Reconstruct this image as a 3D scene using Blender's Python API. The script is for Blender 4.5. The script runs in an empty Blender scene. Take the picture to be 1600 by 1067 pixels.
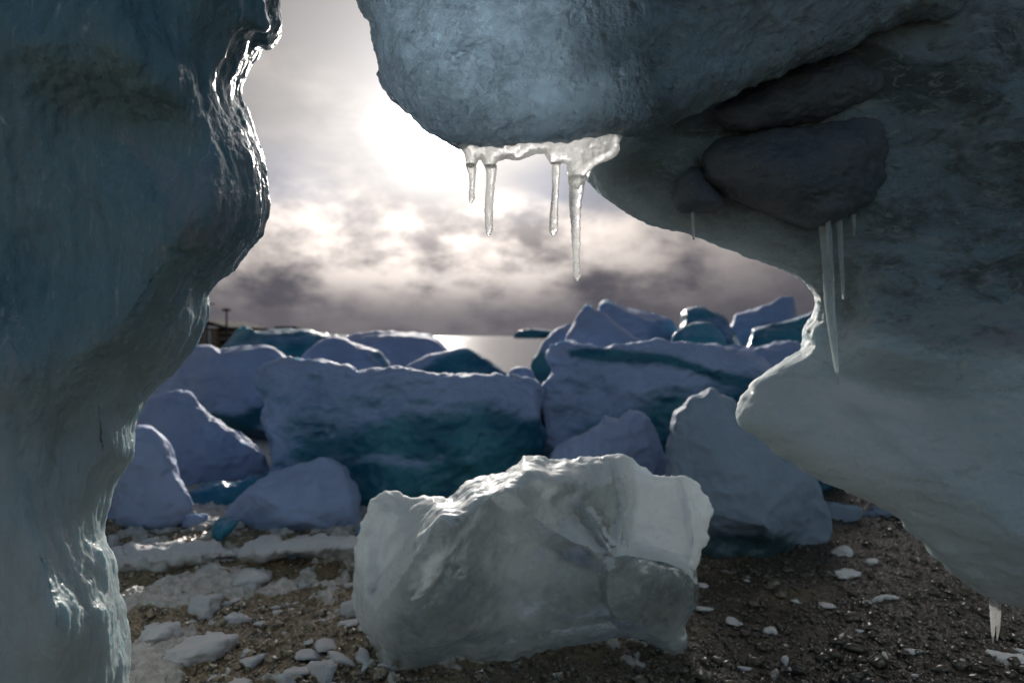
import bpy, math, random
import numpy as np
R_ = math.radians
random.seed(7)
rng = np.random.default_rng(7)
F = 1067.0            # focal length in photo pixels (24 mm on 36 mm, 1600 wide)
CX, HY, CAMH = 800.0, 525.0, 1.0
f32 = np.float32
C = bpy.context.scene.collection

def at(u, v, d):
    return np.array([(u - CX) / F * d, d, CAMH - (v - HY) / F * d])

# ------------------------------------------------------------------ noise
_perm = np.arange(256); np.random.default_rng(3).shuffle(_perm); _perm = np.concatenate([_perm, _perm, _perm])
_g = np.random.default_rng(5).normal(size=(256, 3)); _g = (_g / np.linalg.norm(_g, axis=1)[:, None]).astype(f32)
def perlin(P):
    P = np.asarray(P, f32); i = np.floor(P).astype(np.int64); f = P - i; i &= 255
    w = f * f * f * (f * (f * 6 - 15) + 10)
    out = 0
    for dx in (0, 1):
        for dy in (0, 1):
            for dz in (0, 1):
                h = _perm[_perm[_perm[i[..., 0] + dx] + i[..., 1] + dy] + i[..., 2] + dz]
                g = _g[h]
                dot = g[..., 0] * (f[..., 0] - dx) + g[..., 1] * (f[..., 1] - dy) + g[..., 2] * (f[..., 2] - dz)
                wx = w[..., 0] if dx else 1 - w[..., 0]
                wy = w[..., 1] if dy else 1 - w[..., 1]
                wz = w[..., 2] if dz else 1 - w[..., 2]
                out = out + dot * wx * wy * wz
    return out * 1.5
def fbm(P, scale, octs=3, gain=.5, off=0.0, stretch=(1, 1, 1)):
    Q = np.asarray(P, f32) * np.array(stretch, f32) * scale + off
    s = 0; a = 1.0
    for k in range(octs):
        s = s + a * perlin(Q); Q = Q * 2.03 + 11.7; a *= gain
    return s
def ridged(P, scale, octs=3, off=0.0, stretch=(1, 1, 1)):
    Q = np.asarray(P, f32) * np.array(stretch, f32) * scale + off
    s = 0; a = 1.0
    for k in range(octs):
        s = s + a * (1 - 2 * np.abs(perlin(Q))); Q = Q * 2.1 + 7.3; a *= .5
    return s
def sstep(a, b, x):
    t = np.clip((x - a) / (b - a), 0, 1); return t * t * (3 - 2 * t)

# ------------------------------------------------------------------ outlines
def smooth_poly(pts, n=4):
    pts = np.array(pts, float); N = len(pts); out = []
    for i in range(N):
        p0, p1, p2, p3 = pts[i - 1], pts[i], pts[(i + 1) % N], pts[(i + 2) % N]
        for k in range(n):
            t = k / n
            out.append(.5 * (2 * p1 + (p2 - p0) * t + (2 * p0 - 5 * p1 + 4 * p2 - p3) * t * t + (3 * p1 - p0 - 3 * p2 + p3) * t ** 3))
    return np.array(out)
def seg_dist(U, V, pts, closed):
    d = np.full(U.shape, 1e9, f32); n = len(pts)
    for i in range(n if closed else n - 1):
        a, b = pts[i], pts[(i + 1) % n]
        ab = b - a; L = ab @ ab + 1e-9
        t = np.clip(((U - a[0]) * ab[0] + (V - a[1]) * ab[1]) / L, 0, 1)
        np.minimum(d, np.hypot(U - a[0] - t * ab[0], V - a[1] - t * ab[1]), out=d, casting='unsafe')
    return d
def inside(U, V, pts):
    r = np.zeros(U.shape, bool); n = len(pts)
    for i in range(n):
        (x1, y1), (x2, y2) = pts[i], pts[(i + 1) % n]
        if y1 == y2: continue
        r ^= ((y1 > V) != (y2 > V)) & (U < (x2 - x1) * (V - y1) / (y2 - y1) + x1)
    return r
def sdist(U, V, pts):
    d = seg_dist(U, V, pts, True); return np.where(inside(U, V, pts), d, -d)
# relief: ('r', [(x,y),...], width_px, amp) ridge; ('b', x, y, rx, ry, angle_deg, amp) bump; ('s', [(x,y)..], width, amp) step, left side raised
def relief(U, V, items):
    s = np.zeros(U.shape, f32)
    for it in items or ():
        if it[0] == 'r':
            s += it[3] * np.exp(-(seg_dist(U, V, np.array(it[1], float), False) / it[2]) ** 2 * 1.2) if len(it) < 5 else \
                 it[3] * np.clip(1 - seg_dist(U, V, np.array(it[1], float), False) / it[2], 0, 1) ** it[4]
        elif it[0] == 'b':
            _, x, y, rx, ry, a, amp = it; a = R_(a)
            p = ((U - x) * math.cos(a) + (V - y) * math.sin(a)) / rx; q = (-(U - x) * math.sin(a) + (V - y) * math.cos(a)) / ry
            s += amp * np.exp(-(p * p + q * q))
        elif it[0] == 'p':      # plateau inside a polygon with a soft edge
            s += it[3] * sstep(-it[2], it[2], sdist(U, V, smooth_poly(it[1], 3)))
    return s

# ------------------------------------------------------------------ surface nets
def surface_nets(A):
    s = A > 0
    nx, ny, nz = A.shape
    cnt = np.zeros((nx - 1, ny - 1, nz - 1), np.int8)
    for dx in (0, 1):
        for dy in (0, 1):
            for dz in (0, 1):
                cnt += s[dx:nx - 1 + dx, dy:ny - 1 + dy, dz:nz - 1 + dz]
    act = (cnt > 0) & (cnt < 8)
    idx = np.full(act.shape, -1, np.int64); ci = np.argwhere(act); idx[act] = np.arange(len(ci))
    pos = np.zeros((len(ci), 3)); num = np.zeros(len(ci))
    corner = {}
    for c in [(a, b, c) for a in (0, 1) for b in (0, 1) for c in (0, 1)]:
        corner[c] = A[ci[:, 0] + c[0], ci[:, 1] + c[1], ci[:, 2] + c[2]]
    for c in corner:
        for ax in range(3):
            if c[ax] == 0:
                e = list(c); e[ax] = 1; e = tuple(e)
                a, b = corner[c], corner[e]; m = (a > 0) != (b > 0)
                t = a / np.where(m, a - b, 1)
                p = np.tile(np.array(c, float), (len(ci), 1)); p[:, ax] = t
                pos[m] += p[m]; num[m] += 1
    pos = ci + pos / num[:, None]
    faces = []
    for ax in range(3):
        a = [slice(1, -1)] * 3; b = [slice(1, -1)] * 3; a[ax] = slice(0, -1); b[ax] = slice(1, None)
        s0, s1 = s[tuple(a)], s[tuple(b)]
        cr = np.argwhere(s0 != s1)
        if not len(cr): continue
        pol = s0[tuple(cr.T)]
        off = np.ones(3, int); off[ax] = 0; cr = cr + off
        o1, o2 = [k for k in range(3) if k != ax]
        q = []
        for (da, db) in ((0, 0), (1, 0), (1, 1), (0, 1)):
            c = cr.copy(); c[:, o1] -= da; c[:, o2] -= db
            q.append(idx[tuple(c.T)])
        q = np.stack(q, 1)
        flip = pol if ax != 1 else ~pol
        q[~flip] = q[~flip][:, ::-1]
        faces.append(q)
    return pos, np.concatenate(faces)

def mesh_np(name, V, Fc, mat, parent=None, attrs=None, smooth=True, loc=None):
    me = bpy.data.meshes.new(name)
    V = np.asarray(V, f32)
    if loc is not None: V = V - np.array(loc, f32)
    k = Fc.shape[1]
    me.vertices.add(len(V)); me.vertices.foreach_set('co', V.ravel())
    me.loops.add(Fc.size); me.loops.foreach_set('vertex_index', Fc.ravel().astype(np.int32))
    me.polygons.add(len(Fc)); me.polygons.foreach_set('loop_start', np.arange(0, Fc.size, k, dtype=np.int32))
    me.polygons.foreach_set('use_smooth', np.full(len(Fc), smooth))
    me.update(calc_edges=True); me.validate()
    for an, av in (attrs or {}).items():
        a = me.attributes.new(an, 'FLOAT', 'POINT'); a.data.foreach_set('value', np.asarray(av, f32))
    me.materials.append(mat)
    o = bpy.data.objects.new(name, me); C.objects.link(o)
    if loc is not None: o.location = loc
    if parent: o.parent = parent
    return o

def blur2(a, kk, times=3):
    for ax in (0, 1):
        for _ in range(times):
            c = np.cumsum(np.pad(a, [(kk + 1, kk) if q == ax else (0, 0) for q in (0, 1)], mode='edge'), axis=ax)
            a = (np.take(c, range(2 * kk + 1, c.shape[ax]), ax) - np.take(c, range(0, c.shape[ax] - 2 * kk - 1), ax)) / (2 * kk + 1)
    return a
def normals(V, Q):
    a = V[Q[:, 2]] - V[Q[:, 0]]; b = V[Q[:, 3 if Q.shape[1] > 3 else 1]] - V[Q[:, 1 if Q.shape[1] > 3 else 0]]
    n = np.cross(a, b) if Q.shape[1] > 3 else np.cross(b, a)
    N = np.zeros_like(V)
    for k in range(Q.shape[1]): np.add.at(N, Q[:, k], n)
    return N / (np.linalg.norm(N, axis=1)[:, None] + 1e-12)

def ice(name, poly, d0, Tf, Tb, Rr, stride, mat, dc=None, rel=None, both=None, prof=2.0, edge=(0, 0), disp=(), sm=3,
        paint=None, soft=None, facets=None, parent=None, dstep=1.5, thick=None, smooth_post=2, seed=0.0, zfloor=None):
    """A solid grown from an outline at distance d0: rounded front and back, relief, then noise along its normals."""
    P = smooth_poly(poly, sm) if sm > 1 else np.array(poly, float)
    m = d0 / F
    pad = stride * 4
    us = np.arange(P[:, 0].min() - pad, P[:, 0].max() + pad, stride); vs = np.arange(P[:, 1].min() - pad, P[:, 1].max() + pad, stride)
    U, V = np.meshgrid(us, vs, indexing='ij')
    sd = sdist(U, V, P) * m
    if edge[0]:
        G = np.stack([U * m, V * m, np.full(U.shape, seed + d0)], -1)
        sd = sd + edge[0] * fbm(G, edge[1], 4)
    t = np.clip(sd / Rr, 0, 1)
    pr = (1 - (1 - t) ** prof) ** (1 / prof)
    pr = np.where(sd < 0, sd / Rr * 3, pr)
    if Rr * F / d0 / stride > 12:
        kk = max(2, int(Rr / (m * stride) * .28)); bl = blur2(np.clip(pr, -1, 1), kk)
        pr = pr + (bl - pr) * sstep(.12, .75, sd / Rr)
    D = d0 + (dc(U, V) if dc else 0) - relief(U, V, both)
    th = thick(U, V) if thick else 1.0
    inn = np.clip(sd / (Rr * .6), 0, 1)
    if Rr * F / d0 / stride > 12: inn = np.minimum(blur2(inn, max(2, int(Rr / (m * stride) * .18))), sstep(0, .3, sd / Rr))
    df = D - Tf * th * pr - relief(U, V, rel) * inn
    db = D + Tb * th * pr
    step = stride * m * dstep
    ds = np.arange(df.min() - 3 * step, db.max() + 3 * step, step)
    A = np.minimum(ds[None, None, :] - df[:, :, None].astype(f32), db[:, :, None].astype(f32) - ds[None, None, :]).astype(f32)
    A = np.minimum(A, (sd[:, :, None] * 2.5).astype(f32))
    pos, Q = surface_nets(A)
    # smooth the net a little
    for _ in range(smooth_post):
        acc = np.zeros_like(pos); n = np.zeros(len(pos))
        for k in range(4):
            for j in (1, 3):
                np.add.at(acc, Q[:, k], pos[Q[:, (k + j) % 4]]); np.add.at(n, Q[:, k], 1)
        pos = .4 * pos + .6 * acc / n[:, None]
    uu = us[0] + pos[:, 0] * stride; vv = vs[0] + pos[:, 1] * stride; dd = ds[0] + pos[:, 2] * step
    W = np.stack([(uu - CX) / F * dd, dd, CAMH - (vv - HY) / F * dd], 1)
    N = normals(W, Q)
    # orient outward
    if ((W - W.mean(0)) * N).sum() < 0: Q = Q[:, ::-1].copy(); N = -N
    if facets:
        nf, qlo, qhi, keep = facets
        fr = np.random.default_rng(int(seed * 10) + 5)
        cen = (W.max(0) + W.min(0)) / 2; cen[2] = max(cen[2], .1); half = (W.max(0) - W.min(0)) / 2
        lim = cen[1] + .15 * half[1]
        for _ in range(nf):
            n = np.array([fr.normal() * .75 * half[1] / half[0] , -1.0, fr.normal() * .55 * half[1] / half[2] + .12]); n /= np.linalg.norm(n)
            fm_ = W[:, 1] < lim
            q = (W - cen) @ n; c = np.quantile(q[fm_], fr.uniform(qlo, qhi))
            push = np.where(fm_, np.maximum(q - c, 0) * keep / abs(n[1]), 0)
            W[:, 1] = np.minimum(W[:, 1] + push, np.maximum(W[:, 1], lim))
        N = normals(W, Q)
    for kind, amp, sc, octs, st in disp:
        fn = fbm if kind == 'f' else ridged
        h = fn(W, sc, octs, off=seed, stretch=st)
        if kind == 'r': h = h - .6
        W = W + N * (h * amp)[:, None]
        N = normals(W, Q)
    attrs = {}
    pv = np.zeros(len(W))
    if paint: pv = relief(uu, vv, paint)
    attrs['paint'] = np.clip(pv, 0, 1)
    if soft is not None: attrs['soft'] = np.clip(soft(uu, vv), 0, 1)
    base = W.mean(0); base[2] = max(0, W[:, 2].min())
    return mesh_np(name, W, Q, mat, parent, attrs, loc=None if parent else tuple(base))

# ------------------------------------------------------------------ tags
def tag(o, label=None, cat=None, group=None, kind=None):
    if label: o['label'] = label
    if cat: o['category'] = cat
    if group: o['group'] = group
    if kind: o['kind'] = kind
    return o

# ------------------------------------------------------------------ materials
class NT:
    def __init__(s, name):
        s.m = bpy.data.materials.new(name); s.m.use_nodes = True; s.t = s.m.node_tree; s.n = s.t.nodes
        s.b = s.n['Principled BSDF']; s.out = s.n['Material Output']; s._tc = None
    def co(s):
        if not s._tc: s._tc = s.n.new('ShaderNodeNewGeometry')
        return s._tc.outputs['Position']
    def nrmz(s):
        s.co(); x = s.n.new('ShaderNodeSeparateXYZ'); s.l(s._tc.outputs['Normal'], x.inputs[0]); return x.outputs[2]
    def l(s, a, b): s.t.links.new(a, b)
    def put(s, sock, v):
        if hasattr(v, 'is_output') or isinstance(v, bpy.types.NodeSocket): s.l(v, sock)
        else: sock.default_value = v
    def noise(s, scale, detail=4, rough=.55, stretch=None, dist=0, kind='FBM'):
        n = s.n.new('ShaderNodeTexNoise'); n.inputs['Scale'].default_value = scale; n.inputs['Detail'].default_value = detail
        n.inputs['Roughness'].default_value = rough; n.inputs['Distortion'].default_value = dist
        v = s.co()
        if stretch:
            mp = s.n.new('ShaderNodeMapping'); mp.inputs['Scale'].default_value = stretch[:3]
            if len(stretch) > 3: mp.inputs['Rotation'].default_value = stretch[3]
            s.l(v, mp.inputs[0]); v = mp.outputs[0]
        s.l(v, n.inputs['Vector']); return n.outputs['Fac']
    def voro(s, scale, feature='F1', stretch=None, rnd=1.0):
        n = s.n.new('ShaderNodeTexVoronoi'); n.feature = feature; n.inputs['Scale'].default_value = scale; n.inputs['Randomness'].default_value = rnd
        v = s.co()
        if stretch:
            mp = s.n.new('ShaderNodeMapping'); mp.inputs['Scale'].default_value = stretch; s.l(v, mp.inputs[0]); v = mp.outputs[0]
        s.l(v, n.inputs['Vector']); return n.outputs['Distance']
    def ramp(s, v, a, b, lo=0.0, hi=1.0):
        n = s.n.new('ShaderNodeMapRange'); n.interpolation_type = 'SMOOTHSTEP'
        n.inputs[1].default_value = a; n.inputs[2].default_value = b; n.inputs[3].default_value = lo; n.inputs[4].default_value = hi
        s.l(v, n.inputs[0]); return n.outputs[0]
    def math(s, op, a, b=0.0, c=None):
        n = s.n.new('ShaderNodeMath'); n.operation = op; s.put(n.inputs[0], a); s.put(n.inputs[1], b)
        if c is not None: s.put(n.inputs[2], c)
        return n.outputs[0]
    def mix(s, f, a, b):
        n = s.n.new('ShaderNodeMix'); n.data_type = 'RGBA'; s.put(n.inputs['Factor'], f)
        s.put(n.inputs[6], a if not isinstance(a, tuple) else (*a, 1)); s.put(n.inputs[7], b if not isinstance(b, tuple) else (*b, 1)); return n.outputs[2]
    def attr(s, name):
        n = s.n.new('ShaderNodeAttribute'); n.attribute_name = name; return n.outputs['Fac']
    def bump(s, h, dist, strength=1.0, prev=None):
        n = s.n.new('ShaderNodeBump'); n.inputs['Distance'].default_value = dist; s.put(n.inputs['Strength'], strength); s.l(h, n.inputs['Height'])
        if prev is not None: s.l(prev, n.inputs['Normal'])
        return n.outputs[0]
    def set(s, **k):
        for a, v in k.items():
            s.put(s.b.inputs[a.replace('_', ' ')], (*v, 1) if isinstance(v, tuple) and len(v) == 3 and 'Radius' not in a else v)

def fg_ice(name, colA, colB, radius, scale, glass=.25, gcol=(.75, .9, .95), rough=.22, bumps=(), dirt=None, paintcol=None, var=(1.8, .35, .65), grough=.12, softpaint=None, trans=0, gior=1.2, coat=.35, clearpaint=False, frost=(), cracks=None, bubbles=None, top=0, sssw=1.0):
    t = NT(name)
    col = t.mix(t.ramp(t.noise(var[0], 5, .6), var[1], var[2]), colA, colB)
    if dirt:
        dcol, dsc, lo, hi, st, amt = dirt
        dm = t.math('MULTIPLY', t.ramp(t.noise(dsc, 8, .68, st, .6), lo, hi), amt)
        pm = t.math('MULTIPLY', dm, t.attr('paint')) if paintcol is None else dm
        col = t.mix(pm, col, dcol)
    if cracks:
        cs, cc, cw, ca = cracks
        n = t.n.new('ShaderNodeTexNoise'); n.inputs['Scale'].default_value = 3.0; n.inputs['Detail'].default_value = 4; t.l(t.co(), n.inputs['Vector'])
        vm = t.n.new('ShaderNodeVectorMath'); vm.operation = 'MULTIPLY_ADD'; t.l(n.outputs['Color'], vm.inputs[0]); vm.inputs[1].default_value = (.35, .35, .35); t.l(t.co(), vm.inputs[2])
        vo = t.n.new('ShaderNodeTexVoronoi'); vo.feature = 'DISTANCE_TO_EDGE'; vo.inputs['Scale'].default_value = cs; t.l(vm.outputs[0], vo.inputs['Vector'])
        col = t.mix(t.math('MULTIPLY', t.math('MULTIPLY', t.ramp(vo.outputs['Distance'], 0.0, cw, 1.0, 0.0), t.ramp(t.noise(4, 3), .42, .58)), ca), col, cc)
    if paintcol:
        pn = t.math('MULTIPLY', t.attr('paint'), t.ramp(t.noise(14, 8, .7), .3, .62)); col = t.mix(pn, col, paintcol)
    for fc, fs, fst, flo, fhi, fa in frost:
        col = t.mix(t.math('MULTIPLY', t.ramp(t.noise(fs, 7, .66, fst, 1.5), flo, fhi), fa), col, fc)
    if bubbles:
        bc, bs, bw, ba = bubbles
        zone = t.ramp(t.noise(7, 4, .6), .45, .62, .15, 1.0)
        col = t.mix(t.math('MULTIPLY', t.math('MULTIPLY', t.ramp(t.voro(bs), bw * .5, bw, 1.0, 0.0), zone), ba), col, bc)
        if bw < .1: ba = 0
        ring = t.voro(bs * .37); rr = t.math('MULTIPLY', t.ramp(ring, .20, .26), t.ramp(ring, .26, .34, 1.0, 0.0))
        col = t.mix(t.math('MULTIPLY', t.math('MULTIPLY', rr, zone), ba * .5), col, bc)
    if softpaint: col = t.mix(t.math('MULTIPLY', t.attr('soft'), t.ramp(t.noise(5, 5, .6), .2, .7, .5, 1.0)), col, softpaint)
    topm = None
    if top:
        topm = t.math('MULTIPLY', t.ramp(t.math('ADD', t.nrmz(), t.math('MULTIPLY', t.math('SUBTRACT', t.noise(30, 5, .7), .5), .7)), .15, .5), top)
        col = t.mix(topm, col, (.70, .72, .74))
    nb = None
    for h, dist, st in [b(t) for b in bumps]: nb = t.bump(h, dist, st, nb)
    t.set(Base_Color=col, Roughness=t.math('ADD', t.ramp(t.noise(9, 4), .3, .7, rough * .5, rough * 1.7), t.math('MULTIPLY', topm, .5)) if topm else t.ramp(t.noise(9, 4), .3, .7, rough * .5, rough * 1.7), IOR=1.31, Subsurface_Weight=sssw, Subsurface_Scale=scale,
          Subsurface_Radius=radius, Specular_IOR_Level=.5, Coat_Weight=t.math('MULTIPLY', t.math('SUBTRACT', 1.0, topm), coat) if topm else coat, Coat_Roughness=.06, Coat_IOR=1.31)
    t.b.subsurface_method = 'RANDOM_WALK'
    if nb is not None: t.l(nb, t.b.inputs['Normal']); t.l(nb, t.b.inputs['Coat Normal'])
    if glass > 0 or trans > 0:
        g = t.n.new('ShaderNodeBsdfGlass'); g.inputs['IOR'].default_value = gior; g.inputs['Roughness'].default_value = grough
        g.inputs['Color'].default_value = (*gcol, 1)
        if nb is not None: t.l(nb, g.inputs['Normal'])
        base = t.b.outputs[0]
        if trans:
            tr = t.n.new('ShaderNodeBsdfTranslucent'); tr.inputs['Color'].default_value = (.93, .95, .96, 1); mt = t.n.new('ShaderNodeMixShader'); t.put(mt.inputs[0], t.math('MULTIPLY', t.math('ADD', t.math('MULTIPLY', t.attr('soft'), .85), .15), trans) if softpaint else trans)
            if nb is not None: t.l(nb, tr.inputs['Normal'])
            t.l(base, mt.inputs[1]); t.l(tr.outputs[0], mt.inputs[2]); base = mt.outputs[0]
        if glass <= 0:
            t.l(base, t.out.inputs[0]); return t.m
        mx = t.n.new('ShaderNodeMixShader'); gm = t.ramp(t.noise(9, 6, .6), .35, .68, glass * .6, min(1, glass * 1.3))
        if softpaint: gm = t.math('MULTIPLY', gm, t.math('SUBTRACT', 1.0, t.math('MULTIPLY', t.attr('soft'), .9)))
        if topm: gm = t.math('MULTIPLY', gm, t.math('SUBTRACT', 1.0, topm))
        if clearpaint: gm = t.math('ADD', gm, t.math('MULTIPLY', t.attr('paint'), .4))
        t.l(gm, mx.inputs[0]); t.l(base, mx.inputs[1]); t.l(g.outputs[0], mx.inputs[2]); t.l(mx.outputs[0], t.out.inputs[0])
    return t.m

B_run = lambda t: (t.noise(16, 6, .65, (1.6, 1.6, .35, (0, R_(-14), 0)), 1.2), .012, .9)
B_fine = lambda t: (t.noise(80, 5, .7, (1.3, 1.3, .45, (0, R_(-14), 0))), .004, .9)
B_grit = lambda t: (t.noise(240, 3, .65), .002, .7)
M = {}
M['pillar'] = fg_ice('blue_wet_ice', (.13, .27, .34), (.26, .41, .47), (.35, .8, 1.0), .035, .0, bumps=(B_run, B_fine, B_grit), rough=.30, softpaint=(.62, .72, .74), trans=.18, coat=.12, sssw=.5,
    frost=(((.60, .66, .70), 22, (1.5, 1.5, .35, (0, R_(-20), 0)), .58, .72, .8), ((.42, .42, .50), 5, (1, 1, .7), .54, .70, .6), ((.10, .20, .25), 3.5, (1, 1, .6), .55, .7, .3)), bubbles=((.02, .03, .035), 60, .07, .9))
M['over'] = fg_ice('bubbly_clear_ice', (.22, .33, .40), (.40, .47, .51), (.5, .85, 1.0), .03, .85, (.54, .66, .74),
                   bumps=(lambda t: (t.voro(24, 'SMOOTH_F1'), .02, .7), lambda t: (t.noise(26, 6, .62, dist=3.5), .016, .9), lambda t: (t.voro(70, 'F1'), .006, .7), B_grit), cracks=(9, (.85, .88, .9), .025, .7), rough=.10, grough=.05, var=(5, .4, .62), gior=1.31, softpaint=(.42, .55, .63), sssw=.5,
    frost=(((.72, .76, .78), 12, (1, 1, 1), .56, .68, .7), ((.08, .13, .17), 9, (1, 1, 1), .55, .66, .6), ((.7, .72, .74), 34, (1, 1, 1), .62, .70, .5)), bubbles=((.85, .88, .9), 75, .22, .8))
M['wall'] = fg_ice('dirty_glacier_ice', (.40, .57, .66), (.52, .66, .72), (.6, .9, 1.0), .035, .0,
                   bumps=(lambda t: (t.noise(16, 9, .74, (1, 1, 2.0)), .05, t.attr('paint')), B_fine), rough=.42, coat=.08,
                   dirt=((.13, .15, .14), 3.4, .42, .62, (1, 1, 2.0), .85), softpaint=(.62, .74, .78), trans=.25, top=.6, sssw=.5,
    frost=(((.74, .80, .78), 18, (1, 1, 2.2), .52, .66, .6), ((.10, .12, .11), 9, (1, 1, 2.4), .54, .66, .5), ((.16, .17, .15), 40, (1, 1, 1.6), .58, .66, .45)))
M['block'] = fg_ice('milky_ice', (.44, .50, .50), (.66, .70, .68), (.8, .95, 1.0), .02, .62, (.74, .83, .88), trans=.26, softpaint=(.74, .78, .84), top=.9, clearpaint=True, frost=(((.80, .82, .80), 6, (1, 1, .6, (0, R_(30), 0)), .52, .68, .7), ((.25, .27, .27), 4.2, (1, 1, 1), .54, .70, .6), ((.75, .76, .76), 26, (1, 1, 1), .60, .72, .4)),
                    cracks=(4.5, (.85, .86, .85), .03, .6), bubbles=((.9, .9, .9), 120, .18, .4), var=(1.6, .40, .60), gior=1.31,
                    bumps=(lambda t: (t.noise(9, 5, .5), .02, .7), lambda t: (t.noise(60, 4, .6), .002, .7)), rough=.22, paintcol=(.09, .085, .08))
M['lip'] = fg_ice('frozen_drip_ice', (.86, .85, .82), (.93, .92, .90), (1, .97, .92), .012, .70, (.99, .99, .98), gior=1.25,
                  bumps=(lambda t: (t.noise(70, 5, .6, (1, 1, .6)), .003, .8), lambda t: (t.noise(240, 3, .6), .0008, .6)), rough=.08, grough=.04, trans=.55)
M['drip'] = fg_ice('grey_icicle_ice', (.55, .62, .64), (.66, .70, .70), (.9, .95, 1.0), .02, .4, (.9, .94, .95),
                   bumps=(lambda t: (t.noise(70, 5, .6, (1, 1, .5)), .003, .7),), rough=.12, grough=.05)

def stone_mat(name, a, b, rough):
    t = NT(name)
    col = t.mix(t.ramp(t.noise(9, 8, .65), .35, .65), a, b)
    col = t.mix(t.math('MULTIPLY', t.ramp(t.noise(160, 3, .6), .60, .68), .5), col, (.30, .31, .32)); nb = t.bump(t.noise(30, 9, .7, (1, 1, 1.8)), .006, .8)
    t.set(Base_Color=col, Roughness=rough, IOR=1.4); t.l(nb, t.b.inputs['Normal']); return t.m
M['stone'] = stone_mat('wet_dark_stone', (.10, .125, .15), (.15, .165, .18), .4)

def berg_mat(name, snow, icea, iceb, lo=.45, hi=.6, scale=1.3, sss=.06, zsnow=.55):
    t = NT(name)
    n1 = t.noise(scale, 7, .62, (1, 1, 3.2), .9)
    z = t.nrmz()
    s = t.math('ADD', n1, t.math('MULTIPLY', z, .22))
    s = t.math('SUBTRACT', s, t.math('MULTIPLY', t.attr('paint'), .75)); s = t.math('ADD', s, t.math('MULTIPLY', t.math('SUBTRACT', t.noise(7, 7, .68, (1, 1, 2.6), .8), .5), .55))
    mask = t.ramp(s, lo, hi)
    icol = t.mix(t.ramp(t.noise(2.5, 5), .35, .65), icea, iceb)
    scol = t.mix(t.ramp(t.noise(5, 6), .3, .7), snow, tuple(c * .88 for c in snow))
    col = t.mix(mask, icol, scol)
    rough = t.math('ADD', t.math('MULTIPLY', mask, .45), .28)
    b1 = t.bump(t.noise(6, 7, .55), .03, .35); b2 = t.bump(t.noise(45, 6, .7), .004, .5, b1)
    t.set(Base_Color=col, Roughness=rough, IOR=1.31, Subsurface_Weight=.45, Subsurface_Radius=(.35, .8, 1.0), Subsurface_Scale=sss)
    t.l(b2, t.b.inputs['Normal']); return t.m
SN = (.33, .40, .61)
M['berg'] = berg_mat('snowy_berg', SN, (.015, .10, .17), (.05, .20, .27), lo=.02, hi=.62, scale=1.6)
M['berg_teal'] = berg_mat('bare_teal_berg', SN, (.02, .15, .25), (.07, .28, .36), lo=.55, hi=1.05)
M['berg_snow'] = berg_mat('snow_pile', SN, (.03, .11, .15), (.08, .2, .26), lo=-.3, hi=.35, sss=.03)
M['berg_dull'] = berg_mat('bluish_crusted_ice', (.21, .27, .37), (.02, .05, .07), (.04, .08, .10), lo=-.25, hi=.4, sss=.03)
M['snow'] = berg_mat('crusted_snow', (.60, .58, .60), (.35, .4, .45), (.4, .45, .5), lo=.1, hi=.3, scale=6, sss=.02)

# ------------------------------------------------------------------ the two near masses
# left pillar
pil = [(-330, -280), (428, -280), (430, -30), (436, 20), (441, 52), (428, 66), (418, 78), (406, 70), (396, 84), (385, 100), (374, 120), (371, 150),
       (384, 178), (402, 215), (413, 250), (419, 300), (414, 345), (400, 378), (372, 415), (340, 442), (322, 460), (321, 497), (306, 530), (278, 575), (242, 608),
       (224, 640), (215, 680), (218, 712), (195, 745), (172, 790), (164, 830), (174, 870), (186, 920), (198, 960), (203, 1010), (200, 1067), (206, 1180), (230, 1290), (-330, 1290)]
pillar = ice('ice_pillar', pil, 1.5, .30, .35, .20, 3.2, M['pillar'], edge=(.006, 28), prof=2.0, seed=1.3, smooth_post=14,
    rel=[('r', [(375, 130), (355, 210), (340, 330), (318, 450)], 45, .05),
         ('r', [(130, -40), (230, 110), (330, 160)], 60, .05), ('b', 180, 210, 110, 70, 30, -.06),
         ('b', 60, 60, 140, 70, 15, .06), ('b', 270, 360, 90, 130, 10, .05), ('b', 110, 420, 110, 160, 0, -.03),
         ('r', [(330, 470), (180, 540), (20, 560)], 110, .04), ('b', 120, 700, 120, 90, -30, -.05),
         ('r', [(190, 690), (150, 780), (100, 880), (90, 1000)], 55, .035), ('r', [(150, 800), (135, 880), (130, 1067)], 30, -.025),
         ('b', 120, 960, 60, 60, 0, .05), ('b', 40, 820, 60, 120, 0, .03)],
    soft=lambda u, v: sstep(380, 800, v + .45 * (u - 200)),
    disp=[('f', .030, 2.6, 3, (1, 1, .6)), ('f', .008, 11, 3, (1.5, 1.5, .5)), ('f', .003, 38, 2, (1.4, 1.4, .6)), ('f', .0015, 110, 2, (1, 1, 1))])
tag(pillar, 'tall dark blue wetted ice pillar with a ragged overhanging edge and bulging waist', 'ice pillar')

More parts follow.
